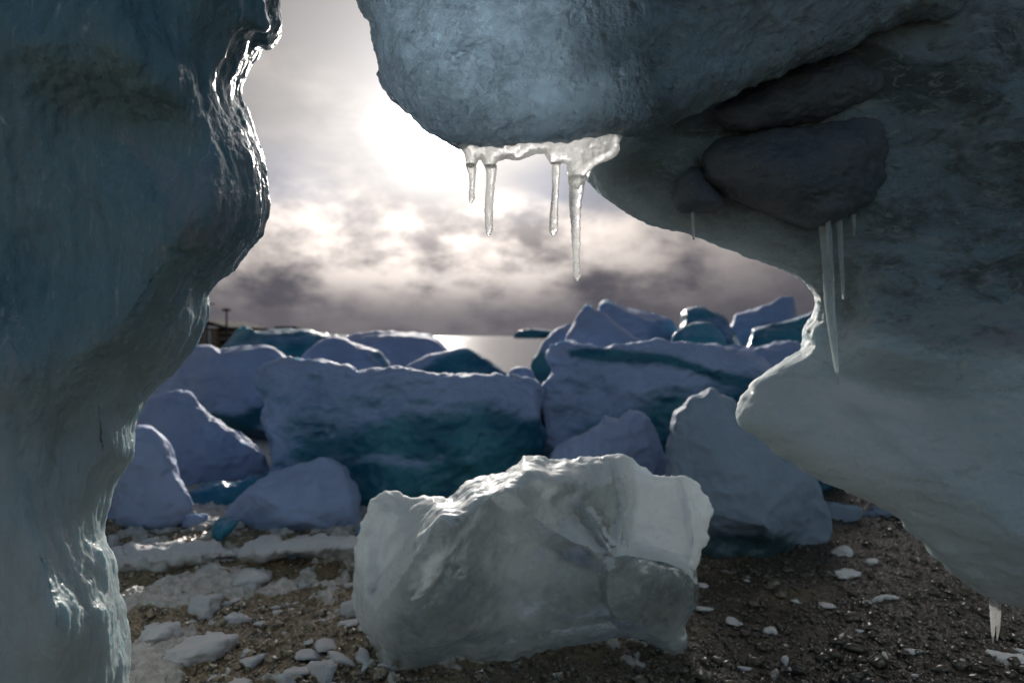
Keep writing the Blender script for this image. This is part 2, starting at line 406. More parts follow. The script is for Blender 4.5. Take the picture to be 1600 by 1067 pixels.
arch = bpy.data.objects.new('ice_arch', None); C.objects.link(arch); arch.location = (0, 0, 0)
tag(arch, 'arching grey green ice mass with hanging bubbly lobe, icicles and dirt streaked wall', 'ice arch')
over = [(552, -280), (556, -60), (560, 0), (578, 45), (583, 90), (596, 128), (620, 166), (650, 200), (690, 219), (720, 229), (770, 229), (820, 229), (870, 224), (920, 214), (968, 210),
        (990, 211), (1030, 196), (1062, 178), (1120, 159), (1180, 136), (1250, 106), (1330, 76), (1390, 52), (1440, 30), (1500, 12), (1540, -25), (1760, -120), (1800, -280)]
oh = ice('overhang', over, 1.42, .16, .30, .17, 3.0, M['over'], edge=(.005, 30), seed=4.1, parent=arch,
    dc=lambda U, V: .00022 * (U - 900) * (U > 900), soft=lambda u, v: sstep(830, 1120, u + .3 * (v - 100) + 60 * np.sin(v / 37.0) + 30 * np.sin(v / 13.0 + u / 29.0)),
    rel=[('b', 760, 90, 130, 90, 0, .05), ('r', [(600, 20), (640, 130), (720, 190)], 30, .02), ('r', [(960, 0), (960, 120), (900, 200)], 40, .02),
         ('b', 1130, 60, 160, 60, -25, -.03)],
    disp=[('f', .022, 4.0, 3, (1, 1, 1)), ('f', .006, 15, 3, (1, 1, 1)), ('f', .0035, 45, 3, (1, 1, 1)), ('f', .0010, 130, 1, (1, 1, 1))])
oh['label'] = 'clear bubbly lobe hanging in front of the wall'
wall = [(955, -280), (950, 170), (925, 240), (917, 272), (930, 292), (960, 318), (1000, 346), (1040, 362), (1090, 379), (1150, 396), (1200, 411), (1240, 430), (1262, 447),
        (1274, 468), (1275, 492), (1262, 515), (1260, 543), (1235, 560), (1200, 580), (1167, 604), (1153, 628), (1147, 655), (1172, 680), (1230, 712), (1272, 742), (1320, 770), (1368, 790),
        (1400, 815), (1442, 852), (1490, 895), (1520, 916), (1560, 936), (1600, 950), (1690, 985), (1780, 1060), (1850, 1300), (2350, 1340), (2350, -280)]
wl = ice('side_wall', wall, 1.78, .20, .26, .11, 3.6, M['wall'], edge=(.005, 24), seed=8.2, parent=arch,
    dc=lambda U, V: .10 * sstep(150, 520, V) - .16 * sstep(520, 700, V) - .00012 * np.clip(U - 1300, 0, 900),
    thick=lambda U, V: 1 - .62 * sstep(540, 640, V) * (1 - sstep(1350, 1700, U)),
    rel=[('r', [(1275, 520), (1420, 545), (1620, 560)], 55, .05), ('r', [(1160, 640), (1300, 640), (1500, 760), (1600, 830)], 60, .04),
         ('r', [(1200, 690), (1330, 740), (1440, 850), (1540, 930)], 26, .02),
         ('b', 1420, 640, 120, 60, 30, -.05), ('b', 1500, 300, 120, 100, 0, -.05), ('b', 1120, 300, 150, 120, 0, -.03), ('b', 1540, 80, 60, 90, 0, .06),
         ('b', 1250, 400, 150, 30, 10, .03), ('b', 1303, 490, 45, 120, 0, -.10)],
    paint=[('p', [(880, 100), (930, 250), (1010, 330), (1140, 385), (1240, 440), (1290, 500), (1380, 520), (1500, 555), (1650, 560), (2400, 560), (2400, -300), (880, -300)], 30, 1.0),
           ('b', 1400, 700, 160, 14, 38, .5), ('b', 1370, 650, 60, 12, 8, .4), ('b', 1530, 870, 40, 10, 0, .6)],
    soft=lambda u, v: np.maximum(sstep(490, 650, v + .1 * (u - 1300) + 25 * np.sin(u / 41.0)) * (.45 + .55 * (1 - sstep(1200, 1560, u - .5 * (v - 600)))), .55 * np.exp(-(seg_dist(u, v, np.array([(925., 250.), (950., 310.), (1040., 362.), (1150., 396.), (1262., 447.)]), False) / 62) ** 2)),
    disp=[('f', .022, 2.6, 3, (1, 1, 1.4)), ('f', .006, 11, 3, (1, 1, 1.6)), ('f', .0025, 40, 3, (1, 1, 1.6)), ('f', .0010, 110, 1, (1, 1, 1))])
wl['label'] = 'dirt streaked grey green wall with a pale lower lobe'

def tube(name, pts, d, mat, parent, nr=20, wob=.08, seed=0.0, dshift=0.0):
    """an icicle: pts are (x, y, radius) in photo pixels at distance d"""
    P = np.array(pts, float); n = len(P)
    tt = np.linspace(0, n - 1, n * 9)
    S = np.array([[np.interp(t, range(n), P[:, k]) for k in range(3)] for t in tt])
    for _ in range(3): S[1:-1] = .25 * S[:-2] + .5 * S[1:-1] + .25 * S[2:]
    m = d / F; V = []
    for i, (x, y, r) in enumerate(S):
        c = at(x, y, d)
        for k in range(nr):
            a = 2 * math.pi * k / nr
            V.append((c[0] + math.cos(a) * r * m, c[1] + math.sin(a) * r * m * .9, c[2]))
    V = np.array(V); rr = np.repeat(S[:, 2] * m, nr)
    w = perlin(np.stack([V[:, 0] * 60, V[:, 1] * 60, V[:, 2] * 95], 1) + seed) * wob * 2 + perlin(V * np.array([150, 150, 260]) + seed) * wob
    cen = np.repeat(S[:, :2], nr, 0); cw = np.stack([(cen[:, 0] - CX) * m, np.full(len(V), d), CAMH - (cen[:, 1] - HY) * m], 1)
    V = cw + (V - cw) * (1 + w)[:, None]
    Q = []
    L = len(S)
    for i in range(L - 1):
        for k in range(nr): Q.append((i * nr + k, i * nr + (k + 1) % nr, (i + 1) * nr + (k + 1) % nr, (i + 1) * nr + k))
    a, b = len(V), len(V) + 1
    V = np.vstack([V, cw[0], cw[-1] - np.array([0, 0, S[-1, 2] * m * .6])])
    T = [(a, (k + 1) % nr, k, k) for k in range(nr)] + [(b, (L - 1) * nr + k, (L - 1) * nr + (k + 1) % nr, (L - 1) * nr + (k + 1) % nr) for k in range(nr)]
    me = bpy.data.meshes.new(name)
    me.from_pydata([tuple(v) for v in V], [], [q[::-1] for q in Q] + [t[:3][::-1] if t[3] == t[2] else t for t in T])
    me.polygons.foreach_set('use_smooth', [True] * len(me.polygons)); me.materials.append(mat); me.validate()
    import bmesh
    bm = bmesh.new(); bm.from_mesh(me); bmesh.ops.recalc_face_normals(bm, faces=bm.faces); bm.to_mesh(me); bm.free()
    o = bpy.data.objects.new(name, me); C.objects.link(o); o.parent = parent; return o

DI = 1.40
lip = ice('frozen_lip', [(696, 214), (712, 228), (722, 236), (727, 250), (731, 262), (742, 262), (746, 252), (753, 250), (758, 262), (774, 264), (779, 254), (790, 249), (812, 251), (830, 245), (845, 240),
                         (853, 242), (860, 256), (873, 258), (879, 255), (887, 262), (892, 292), (904, 296), (914, 280), (925, 264), (940, 256), (958, 246), (967, 234), (970, 218), (990, 206), (960, 200), (900, 208), (830, 218), (760, 216)],
          DI, .020, .028, .018, 1.3, M['lip'], edge=(.0012, 90), parent=arch, seed=2.2, dstep=1.2,
          disp=[('f', .004, 22, 3, (1, 1, 1)), ('f', .0012, 90, 2, (1, 1, 1))])
lip['label'] = 'bright backlit frozen lip under the hanging lobe'
for k, p in enumerate([
    [(736, 257, 8.8), (737, 263, 7.4), (738, 276, 5), (738, 290, 4.4), (737, 302, 4.4), (737, 310, 4.8), (736, 316, 2.8), (736, 318, 1)],
    [(767, 258, 9.5), (767.5, 270, 8.2), (767, 285, 7), (765, 304, 6.6), (763.5, 332, 7), (764, 344, 6.2), (764, 358, 6.2), (764, 366, 3.6), (764, 370, 1)],
    [(868, 254, 8), (869, 261, 6.8), (868, 289, 5.8), (866.5, 318, 5.6), (865, 344, 7), (865, 360, 7), (865, 366, 4.5), (865, 369, 1.5)],
    [(903, 276, 15), (901, 289, 12.6), (899, 318, 10), (899, 347, 7.8), (900, 376, 6.8), (900.5, 404, 5.6), (901, 424, 5.7), (902, 432, 5.6), (902, 438, 2)]]):
    tube('icicle', p, DI, M['lip'], lip, seed=k * 3.1)
DW = 1.62
for k, (p, d, lab) in enumerate([
    ([(1288, 336, 3), (1288, 343, 9), (1289, 354, 10), (1293, 400, 8.5), (1296, 470, 8), (1302, 530, 6), (1307, 575, 3.2), (1310, 600, 1.4)], DW, 'longest tapering grey icicle below the large boulder'),
    ([(1311, 337, 2), (1311, 342, 5), (1312, 356, 5), (1314, 400, 4), (1317, 440, 2.8), (1317, 467, 1.6)], DW + .02, None),
    ([(1294, 345, 4), (1293, 375, 2.4), (1294, 414, 1.3)], DW - .03, None),
    ([(1333, 325, 2), (1333, 331, 4), (1334, 350, 3), (1335, 368, 1)], DW + .02, None),
    ([(1082, 322, 1.5), (1082, 328, 3), (1083, 345, 2.6), (1084, 374, 1.6)], 1.60, None),
    ([(1553, 920, 3), (1553, 928, 7), (1553, 948, 6), (1552, 970, 4), (1551, 1004, 1)], 1.66, None),
    ([(1559, 932, 2), (1559, 938, 5), (1560, 950, 4), (1560, 980, 2.6), (1558, 1000, .8)], 1.66, None),
    ([(1582, 935, 3), (1583, 950, 2), (1583, 966, .8)], 1.66, None)]):
    o = tube('icicle', p, d, M['drip'] if k < 5 else M['lip'], arch, seed=20 + k * 2.7)
    if lab: o['label'] = lab

# boulders frozen into the wall
bo = ice('boulder', [(1120, 185), (1126, 160), (1170, 140), (1220, 112), (1270, 88), (1320, 76), (1352, 75), (1362, 98), (1380, 108), (1386, 130), (1378, 150), (1340, 172), (1280, 190), (1210, 206), (1150, 208)],
         1.63, .10, .12, .085, 3, M['stone'], prof=2.4, edge=(.003, 30), seed=5.5, disp=[('f', .012, 8, 4, (1, 1, 1.5)), ('r', .003, 30, 3, (1, 1, 2))])
tag(bo, 'flat slanted dark boulder wedged right under the hanging ice lobe', 'boulder', 'dark boulders frozen in the ice wall')
bo = ice('boulder', [(1092, 260), (1100, 225), (1130, 205), (1200, 195), (1280, 185), (1335, 172), (1380, 188), (1394, 225), (1390, 262), (1375, 300), (1350, 325), (1310, 345), (1285, 355), (1230, 345), (1180, 325), (1120, 300), (1095, 280)],
         1.66, .13, .12, .12, 3, M['stone'], prof=2.1, edge=(.003, 30), seed=7.5, disp=[('f', .014, 6, 4, (1, 1, 1.5)), ('r', .003, 26, 3, (1, 1, 2))],
         rel=[('r', [(1350, 190), (1370, 240), (1340, 330)], 14, -.012), ('b', 1305, 335, 30, 20, 0, .05)])
tag(bo, 'largest rounded dark boulder in the ice wall with long icicles below', 'boulder', 'dark boulders frozen in the ice wall')
bo = ice('boulder', [(1050, 315), (1062, 275), (1080, 262), (1100, 270), (1125, 300), (1130, 322), (1095, 334), (1062, 332)],
         1.62, .06, .10, .06, 3, M['stone'], edge=(.002, 40), seed=9.5, disp=[('f', .008, 12, 3, (1, 1, 1))])
tag(bo, 'smallest dark stone in the ice wall, one thin icicle below it', 'boulder', 'dark boulders frozen in the ice wall')

# ------------------------------------------------------------------ clear block in the middle
blk = [(553, 945), (551, 880), (559, 830), (576, 797), (588, 776), (602, 763), (625, 771), (642, 781), (665, 774), (700, 779), (712, 775), (722, 760), (745, 746), (775, 743), (802, 728), (818, 713), (840, 714),
       (870, 718), (920, 714), (970, 711), (990, 716), (1010, 733), (1030, 745), (1060, 745), (1082, 750), (1099, 766), (1112, 790), (1108, 830), (1098, 865), (1087, 890), (1092, 915), (1086, 950),
       (1070, 975), (1076, 1000), (1070, 1016), (1050, 1019), (1020, 1008), (980, 996), (930, 1000), (880, 1009), (840, 1020), (780, 1033), (740, 1032), (712, 1027), (680, 1040), (640, 1056), (612, 1063), (586, 1040), (585, 1018), (570, 985)]
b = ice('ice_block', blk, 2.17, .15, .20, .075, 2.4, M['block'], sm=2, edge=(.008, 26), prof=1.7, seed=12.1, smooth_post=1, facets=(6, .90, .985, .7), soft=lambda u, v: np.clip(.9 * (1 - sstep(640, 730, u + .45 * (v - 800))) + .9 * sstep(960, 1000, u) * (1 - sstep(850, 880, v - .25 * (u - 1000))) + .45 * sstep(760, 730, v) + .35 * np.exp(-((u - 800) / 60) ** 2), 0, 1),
    thick=lambda U, V: (1 - .7 * sstep(930, 1000, U) * (1 - sstep(860, 890, V + (U - 1000) * -.3))) * (1 - .5 * (1 - sstep(640, 700, U + (V - 800) * .45))) * (.55 + .45 * sstep(700, 860, V)),
    rel=[('r', [(702, 785), (660, 850), (612, 930), (600, 1020)], 50, .15, 1.0), ('r', [(812, 730), (750, 790), (712, 870), (690, 960)], 110, .19, 1.0),
         ('r', [(670, 800), (640, 850), (590, 920)], 16, -.08), ('b', 620, 790, 18, 50, 15, .03), ('r', [(590, 800), (570, 860), (570, 940)], 20, .04, 1.0),
         ('b', 860, 760, 110, 30, 0, .03), ('r', [(790, 760), (850, 820), (900, 850), (970, 872), (1090, 905)], 30, .06, 1.0), ('p', [(950, 878), (1010, 872), (1095, 903), (1095, 960), (1060, 985), (960, 970)], 10, .10),
         ('b', 1010, 800, 55, 70, -10, -.035), ('r', [(965, 715), (982, 790), (965, 860)], 14, .045, 1.0), ('r', [(1065, 745), (1082, 810), (1085, 880)], 12, .04, 1.0),
         ('r', [(895, 795), (930, 850), (960, 880)], 14, -.06), ('r', [(920, 800), (955, 850)], 8, .03, 1.0), ('r', [(720, 1010), (850, 980), (1000, 962)], 16, -.05), ('r', [(840, 880), (800, 940), (830, 980)], 30, .03, 1.0)],
    paint=[('b', 915, 830, 14, 42, -35, .9), ('b', 945, 815, 8, 25, -30, .6), ('b', 860, 822, 25, 4, -5, .7), ('b', 900, 985, 110, 9, -8, .8), ('b', 1030, 925, 80, 44, 14, .75), ('b', 720, 900, 60, 30, 60, .35), ('b', 610, 920, 18, 40, 20, .2), ('b', 618, 1042, 8, 7, 0, .9)],
    disp=[('f', .010, 6, 2, (1, 1, 1)), ('r', .005, 11, 2, (1, 1, 1)), ('f', .0012, 90, 2, (1, 1, 1))])
tag(b, 'milky translucent ice block with scalloped top edge and dirt veins lying on gravel', 'ice block')

# ------------------------------------------------------------------ bergs behind
def berg(poly, d, T, Rr, mat, label, cat='iceberg', group=None, stride=4, name='stranded_iceberg', seed=0.0, Tb=None, da=1.0, **k):
    dsc = d / 4
    o = ice(name, poly, d, T, Tb or T, Rr, stride, M[mat], edge=(.012 * dsc, 6 / dsc), seed=seed, sm=2, facets=(14, .80, .97, .8),
            disp=[('f', .05 * dsc * da, 2.0 / dsc, 3, (1, 1, 1.6)), ('r', .018 * dsc * da, 2.2 / dsc, 2, (1, 1, 1.4)), ('r', .010 * dsc * da, 7 / dsc, 3, (1, 1, 1.5)), ('f', .008 * dsc * da, 20 / dsc, 2, (1, 1, 1))], **k)
    return tag(o, label, cat, group)

G1 = 'stranded bergs along the shore'
berg([(405, 590), (425, 572), (470, 567), (530, 577), (600, 583), (680, 588), (760, 590), (830, 593), (842, 610), (842, 700), (838, 860), (560, 860), (440, 850), (425, 730), (412, 660), (418, 620)],
     4.4, .5, .22, 'berg', 'long flat topped berg with deep teal face behind the clear block', group=G1, stride=3, prof=2.6, Tb=.6, seed=3.3,
     rel=[('p', [(470, 600), (840, 640), (845, 700), (840, 860), (500, 860), (455, 740)], 30, -.10), ('b', 470, 650, 40, 60, 0, .12), ('r', [(440, 690), (460, 850)], 20, -.10), ('r', [(560, 700), (840, 720)], 20, .06)],
     paint=[('p', [(560, 675), (845, 660), (850, 860), (480, 860), (480, 730), (520, 700)], 45, .85), ('b', 470, 700, 45, 90, 0, .45), ('b', 660, 720, 120, 12, 0, -.6), ('b', 760, 690, 70, 20, 0, .3), ('b', 640, 630, 90, 7, 3, .35)])
berg([(832, 715), (838, 690), (848, 670), (842, 640), (846, 610), (868, 585), (862, 555), (872, 535), (892, 532), (940, 548), (1010, 545), (1080, 540), (1140, 545), (1190, 565), (1240, 600), (1280, 660), (1280, 850), (832, 850)],
     4.7, .5, .25, 'berg', 'tall berg with lumpy left column and snow over a teal hollow', group=G1, stride=3, Tb=.6, prof=2.3, seed=6.1,
     rel=[('b', 862, 600, 16, 22, 0, .08), ('b', 850, 660, 14, 26, 0, .08), ('b', 870, 640, 12, 14, 0, -.05), ('p', [(905, 560), (1200, 590), (1280, 700), (1280, 860), (880, 860), (880, 650)], 22, -.16), ('r', [(870, 545), (1000, 560), (1100, 560), (1180, 580)], 12, .07), ('r', [(880, 560), (1000, 570), (1120, 590)], 8, -.06)],
     paint=[('r', [(900, 556), (1000, 562), (1080, 572), (1180, 600)], 8, .9), ('p', [(900, 700), (1000, 650), (1100, 610), (1280, 640), (1280, 860), (900, 860)], 35, .95)])
berg([(868, 740), (880, 690), (910, 680), (935, 655), (945, 645), (965, 652), (985, 640), (1005, 655), (1030, 690), (1042, 740), (1040, 850), (860, 850)],
     3.9, .3, .22, 'berg_snow', 'lumpy snow heap at the foot of the tall teal berg', 'snow heap', name='snow_heap', stride=3, seed=1.7)
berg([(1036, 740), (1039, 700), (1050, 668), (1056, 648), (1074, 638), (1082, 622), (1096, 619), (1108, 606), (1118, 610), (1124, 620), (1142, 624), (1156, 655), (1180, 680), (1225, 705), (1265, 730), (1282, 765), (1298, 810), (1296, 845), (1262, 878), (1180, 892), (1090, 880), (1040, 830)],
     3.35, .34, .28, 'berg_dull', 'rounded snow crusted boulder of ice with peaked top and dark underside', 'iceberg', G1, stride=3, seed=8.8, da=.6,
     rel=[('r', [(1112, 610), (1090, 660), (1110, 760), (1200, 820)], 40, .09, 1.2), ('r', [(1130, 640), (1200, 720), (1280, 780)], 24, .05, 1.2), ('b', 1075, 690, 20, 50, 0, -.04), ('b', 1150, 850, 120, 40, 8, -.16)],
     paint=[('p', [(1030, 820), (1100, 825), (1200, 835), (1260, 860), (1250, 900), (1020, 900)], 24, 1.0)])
berg([(216, 650), (222, 632), (250, 622), (285, 622), (320, 640), (360, 668), (400, 690), (420, 712), (425, 760), (380, 775), (300, 790), (210, 790)],
     4.9, .45, .25, 'berg_snow', 'smooth snow covered hump beside the long flat berg', 'iceberg', G1, stride=3.5, seed=4.4)
berg([(160, 850), (162, 740), (185, 690), (215, 670), (240, 675), (262, 700), (278, 735), (285, 765), (297, 790), (288, 815), (255, 830), (200, 850)],
     3.75, .3, .22, 'berg_snow', 'round snow lump beside the ice pillar', 'iceberg', G1, stride=3, seed=2.9, da=.7, paint=[('b', 240, 840, 60, 20, 0, .8)])
berg([(350, 820), (356, 790), (385, 765), (420, 735), (470, 722), (510, 718), (540, 735), (556, 790), (552, 845), (440, 848), (360, 840)],
     3.75, .3, .25, 'berg_snow', 'slanted snowy slab propped against the long flat berg', 'ice slab', stride=3, seed=3.1, da=.7,
     name='ice_slab', rel=[('r', [(375, 790), (470, 770), (540, 830)], 30, .05)])
berg([(285, 800), (300, 775), (350, 755), (400, 742), (430, 738), (440, 760), (380, 800), (370, 850), (270, 850)],
     4.15, .22, .14, 'berg_teal', 'low greenish ice slab between the round lump and slanted slab', 'ice slab', name='ice_slab', stride=3.2, seed=5.9)
berg([(225, 620), (240, 595), (275, 560), (290, 545), (330, 538), (345, 548), (380, 545), (415, 542), (440, 560), (452, 585), (445, 680), (380, 680), (300, 650), (225, 640)],
     6.8, .7, .35, 'berg', 'broad snow mound in front of the harbour buildings', 'iceberg', G1, da=.5, seed=7.2,
     paint=[('r', [(330, 655), (380, 665), (420, 640)], 14, .8)])
berg([(352, 590), (356, 530), (370, 510), (385, 508), (405, 518), (440, 512), (480, 512), (515, 520), (555, 530), (600, 545), (600, 600)],
     11.5, 1.0, .5, 'berg_teal', 'bright blue berg beside the harbour buildings', 'iceberg', G1, da=.5, seed=1.1)
berg([(500, 600), (520, 535), (560, 522), (610, 520), (665, 526), (700, 545), (720, 600)],
     9.8, .8, .4, 'berg', 'mauve shaded berg left of the bright sea glint', 'iceberg', G1, da=.5, seed=3.9)
berg([(450, 620), (460, 575), (490, 545), (512, 528), (540, 530), (560, 542), (590, 550), (612, 575), (630, 620)],
     7.2, .5, .3, 'berg', 'pointed snowy berg rising behind the long flat berg', 'iceberg', G1, da=.5, seed=5.2, paint=[('b', 590, 565, 30, 14, 30, .5)])
berg([(610, 620), (620, 580), (655, 565), (700, 550), (730, 546), (755, 560), (775, 578), (795, 590), (800, 620)],
     6.4, .5, .25, 'berg', 'low teal ended mound in front of the open water', 'iceberg', G1, da=.5, seed=6.6,
     paint=[('p', [(660, 575), (740, 550), (800, 585), (800, 620), (650, 620)], 10, .9)])
berg([(792, 620), (800, 582), (815, 573), (832, 585), (850, 620)],
     6.0, .3, .2, 'berg', 'tiny dark snow peak at the water edge', 'iceberg', G1, da=.5, seed=9.1)
berg([(826, 580), (828, 562), (850, 530), (875, 512), (905, 505), (930, 540), (930, 620), (845, 620)],
     7.6, .5, .35, 'berg', 'leaning berg with green foot beside the open water', 'iceberg', G1, da=.5, seed=2.4,
     paint=[('p', [(820, 555), (870, 565), (880, 620), (820, 620)], 10, 1.0)])
berg([(870, 620), (878, 545), (895, 505), (912, 478), (925, 476), (945, 490), (980, 520), (1010, 542), (1030, 620)],
     6.4, .5, .4, 'berg_snow', 'sharp snow pyramid peak, highest of the nearer bergs', 'iceberg', G1, seed=8.1, da=.4)
berg([(920, 620), (935, 478), (960, 474), (1000, 486), (1030, 498), (1060, 515), (1070, 620)],
     9.0, .7, .4, 'berg', 'mauve sloping berg right behind the sharp peak', 'iceberg', G1, da=.5, seed=4.9)
berg([(1035, 620), (1062, 510), (1072, 484), (1092, 480), (1120, 490), (1140, 510), (1162, 560), (1165, 620)],
     8.4, .6, .4, 'berg_teal', 'pale teal pointed berg behind the glassy dome', 'iceberg', G1, da=.5, seed=1.9)
berg([(1036, 600), (1048, 530), (1070, 510), (1100, 503), (1122, 515), (1134, 545), (1140, 600)],
     6.6, .3, .25, 'berg_teal', 'small pale glassy dome on the snow ridge', 'iceberg', G1, seed=6.4, da=.3)
berg([(1135, 620), (1140, 505), (1155, 488), (1180, 480), (1215, 466), (1240, 460), (1246, 495), (1270, 560), (1270, 620)],
     10.0, .8, .35, 'berg', 'jagged topped dark blue berg, farthest of the high group', 'iceberg', G1, seed=5.7, edge2=None) if False else \
berg([(1135, 620), (1140, 505), (1155, 488), (1180, 480), (1215, 466), (1240, 460), (1246, 495), (1270, 560), (1270, 620)],
     10.0, .8, .35, 'berg', 'jagged topped dark blue berg next to the arch rim', 'iceberg', G1, da=.5, seed=5.7)
berg([(1165, 620), (1170, 525), (1180, 508), (1220, 505), (1255, 492), (1300, 488), (1310, 620)],
     8.6, .6, .3, 'berg_teal', 'bright teal slab below the jagged dark blue berg', 'iceberg', G1, da=.5, seed=3.6)
berg([(1110, 620), (1130, 552), (1160, 545), (1200, 540), (1235, 535), (1270, 550), (1290, 620)],
     6.3, .4, .25, 'berg_snow', 'low snow ridge touching the pale arch lobe', 'iceberg', G1, seed=7.9)
berg([(804, 531), (807, 519), (818, 515), (838, 514), (858, 516), (866, 519), (870, 531)],
     400, 8.0, 4.0, 'berg_teal', 'distant blue iceberg afloat on the horizon', 'iceberg', seed=1.5, stride=1.0, da=.02, name='floating_iceberg')

# ------------------------------------------------------------------ ground
def land_z(X, Y):
    r = np.hypot(X, Y)
    w = sstep(11, 16, Y + 0 * X) * sstep(-.34, -.24, X / np.maximum(Y, .1)) 
    far = sstep(70, 120, Y)
    return -.55 * np.maximum(w, far)
def snow_mask(X, Y):
    P = np.stack([X, Y * .8, np.zeros_like(X)], -1)
    n = fbm(P, 3.2, 5, .6, 3.3) * .5 + .5
    u = CX + F * X / np.maximum(Y, .1)
    reg = .02 + .20 * (1 - sstep(600, 900, u)) + .55 * sstep(3.25, 3.6, Y) * (1 - sstep(700, 1050, u)) + .6 * sstep(4.2, 6, Y)
    reg = reg + .10 * (1 - sstep(300, 500, u)) - .2 * sstep(1050, 1250, u) * (Y < 4)
    band = .30 * np.exp(-((Y - 2.35 - .1 * X) / .12) ** 2) * (u < 620) + .30 * np.exp(-((Y - 2.0) / .10) ** 2) * (u < 560)
    return sstep(.62, .80, n * .85 + (reg + band) * .48)
na = 820
ang = np.concatenate([np.linspace(-R_(44), R_(44), na), np.linspace(R_(44), R_(316), 70)[1:-1]])
rad = np.concatenate([[.05], np.geomspace(.5, 1.7, 12), np.geomspace(1.75, 7, 420), np.geomspace(7.1, 20, 60), np.geomspace(21, 3000, 26)])
AA, RR = np.meshgrid(ang, rad, indexing='ij')
GX, GY = np.sin(AA) * RR, np.cos(AA) * RR
P2 = np.stack([GX, GY, np.zeros_like(GX)], -1)
sm_ = snow_mask(GX, GY)
nearf = 1 - sstep(9, 16, RR)
GZ = land_z(GX, GY) + nearf * (-.02 + .035 * fbm(P2, 1.3, 2) + .012 * fbm(P2, 9, 3) + .006 * fbm(P2, 45, 2))
GZ = GZ + nearf * sm_ * (.018 + .022 * np.clip(fbm(P2, 13, 3, .6, 9.0) + .3, 0, 1.2))
def ground_h(x, y):
    p = np.array([[x, y, 0.0]]); X = np.array([x]); Y = np.array([y])
    return float((land_z(X, Y) - .02 + .035 * fbm(p, 1.3, 2) + .012 * fbm(p, 9, 3) + .006 * fbm(p, 45, 2))[0])
nA, nR = GX.shape
ii = np.arange(nA)[:, None]; jj = np.arange(nR - 1)[None, :]
i2 = (ii + 1) % nA
Q = np.stack([ii * nR + jj, i2 * nR + jj, i2 * nR + jj + 1, ii * nR + jj + 1], -1).reshape(-1, 4)
t = NT('wet_gravel_shore')
gn = t.noise(70, 6, .7); gv = t.voro(85)
gcol = t.mix(t.ramp(t.noise(2.2, 4), .4, .62), (.15, .11, .065), (.27, .20, .12))
gcol = t.mix(t.ramp(gn, .42, .66), gcol, (.36, .27, .17))
gcol = t.mix(t.math('MULTIPLY', t.attr('painted_shade'), .92), gcol, (.035, .028, .022))  # cast shade of the right-hand ground put into the colour
scol = t.mix(t.ramp(t.noise(24, 6), .35, .65), (.46, .42, .38), (.66, .62, .60))
sm = t.ramp(t.math('ADD', t.attr('snow'), t.math('MULTIPLY', t.math('SUBTRACT', t.noise(60, 5, .7), .5), .9)), .35, .6)
bb = t.bump(t.math('ADD', gn, gv), .008, .8); bb = t.bump(t.noise(300, 3, .6), .002, .8, bb)
t.set(Base_Color=t.mix(sm, gcol, scol), Roughness=t.math('ADD', t.math('MULTIPLY', sm, .35), t.ramp(t.noise(40, 3), .3, .7, .12, .38)), IOR=1.5)
t.l(bb, t.b.inputs['Normal'])
M['ground'] = t.m
ground = mesh_np('ground', np.stack([GX, GY, GZ], -1).reshape(-1, 3), Q[:, ::-1], M['ground'], attrs={'snow': sm_.ravel(), 'painted_shade': sstep(-.1, .9, GX / np.maximum(GY, .5) * 2.2 + .5 * fbm(P2, 2.2, 3, .6, 5.0)).ravel()})  # second attribute masks the painted shade, growing towards the right
tag(ground, kind='structure')

# water
t = NT('sea_water')
nb = t.bump(t.noise(1.4, 6, .6, (1, 1, 1)), .10, .5); nb = t.bump(t.noise(9, 4, .6), .02, .6, nb)
t.set(Base_Color=(.03, .045, .06), Roughness=.11, IOR=1.333); t.l(nb, t.b.inputs['Normal'])
S_ = 9000
wv = np.array([(-S_, -S_, -.22), (S_, -S_, -.22), (S_, S_, -.22), (-S_, S_, -.22)], float)
water = mesh_np('sea', wv, np.array([[0, 1, 2, 3]]), t.m); tag(water, kind='structure')

# ------------------------------------------------------------------ gravel (uncountable) and loose ice
def ico(sub):
    import bmesh
    bm = bmesh.new(); bmesh.ops.create_icosphere(bm, subdivisions=sub, radius=1)
    V = np.array([v.co[:] for v in bm.verts]); Fc = np.array([[v.index for v in f.verts] for f in bm.faces]); bm.free(); return V, Fc
V0, F0 = ico(1)
NP = 26000
Vs, Fs = [], []
V1, F1 = ico(2)
def pebble_field(n, ymin, ymax, rmin, rmax, Vb, Fb, start):
    y = ymin * (ymax / ymin) ** rng.random(n); u = rng.uniform(120, 1720, n); x = (u - CX) / F * y
    keep = (snow_mask(x, y) < .5) & (land_z(x, y) > -.05); x, y = x[keep], y[keep]; n = len(x)
    p = np.stack([x, y, 0 * x], -1)
    z = land_z(x, y) - .02 + .035 * fbm(p, 1.3, 2) + .012 * fbm(p, 9, 3) + .006 * fbm(p, 45, 2)
    r = rmin * (rmax / rmin) ** (rng.random(n) ** 2.2)
    a = rng.uniform(0, 6.28, n); sx = rng.uniform(.7, 1.4, n); sz = rng.uniform(.45, .9, n)
    V = Vb[None] * (1 + .22 * rng.normal(size=(n, len(Vb), 1))).clip(.6, 1.4)
    X = V[..., 0] * sx[:, None]; Y = V[..., 1]; Z = V[..., 2] * sz[:, None]
    W = np.stack([X * np.cos(a)[:, None] - Y * np.sin(a)[:, None], X * np.sin(a)[:, None] + Y * np.cos(a)[:, None], Z], -1) * r[:, None, None]
    W += np.stack([x, y, z + r * .2], -1)[:, None, :]
    return W.reshape(-1, 3), (Fb[None] + (np.arange(n) * len(Vb))[:, None, None] + start).reshape(-1, 3)
a1, b1 = pebble_field(NP, 1.75, 4.6, .0028, .011, V0, F0, 0)
a2, b2 = pebble_field(1500, 1.8, 4.6, .010, .026, V1, F1, len(a1))
t = NT('wet_pebbles')
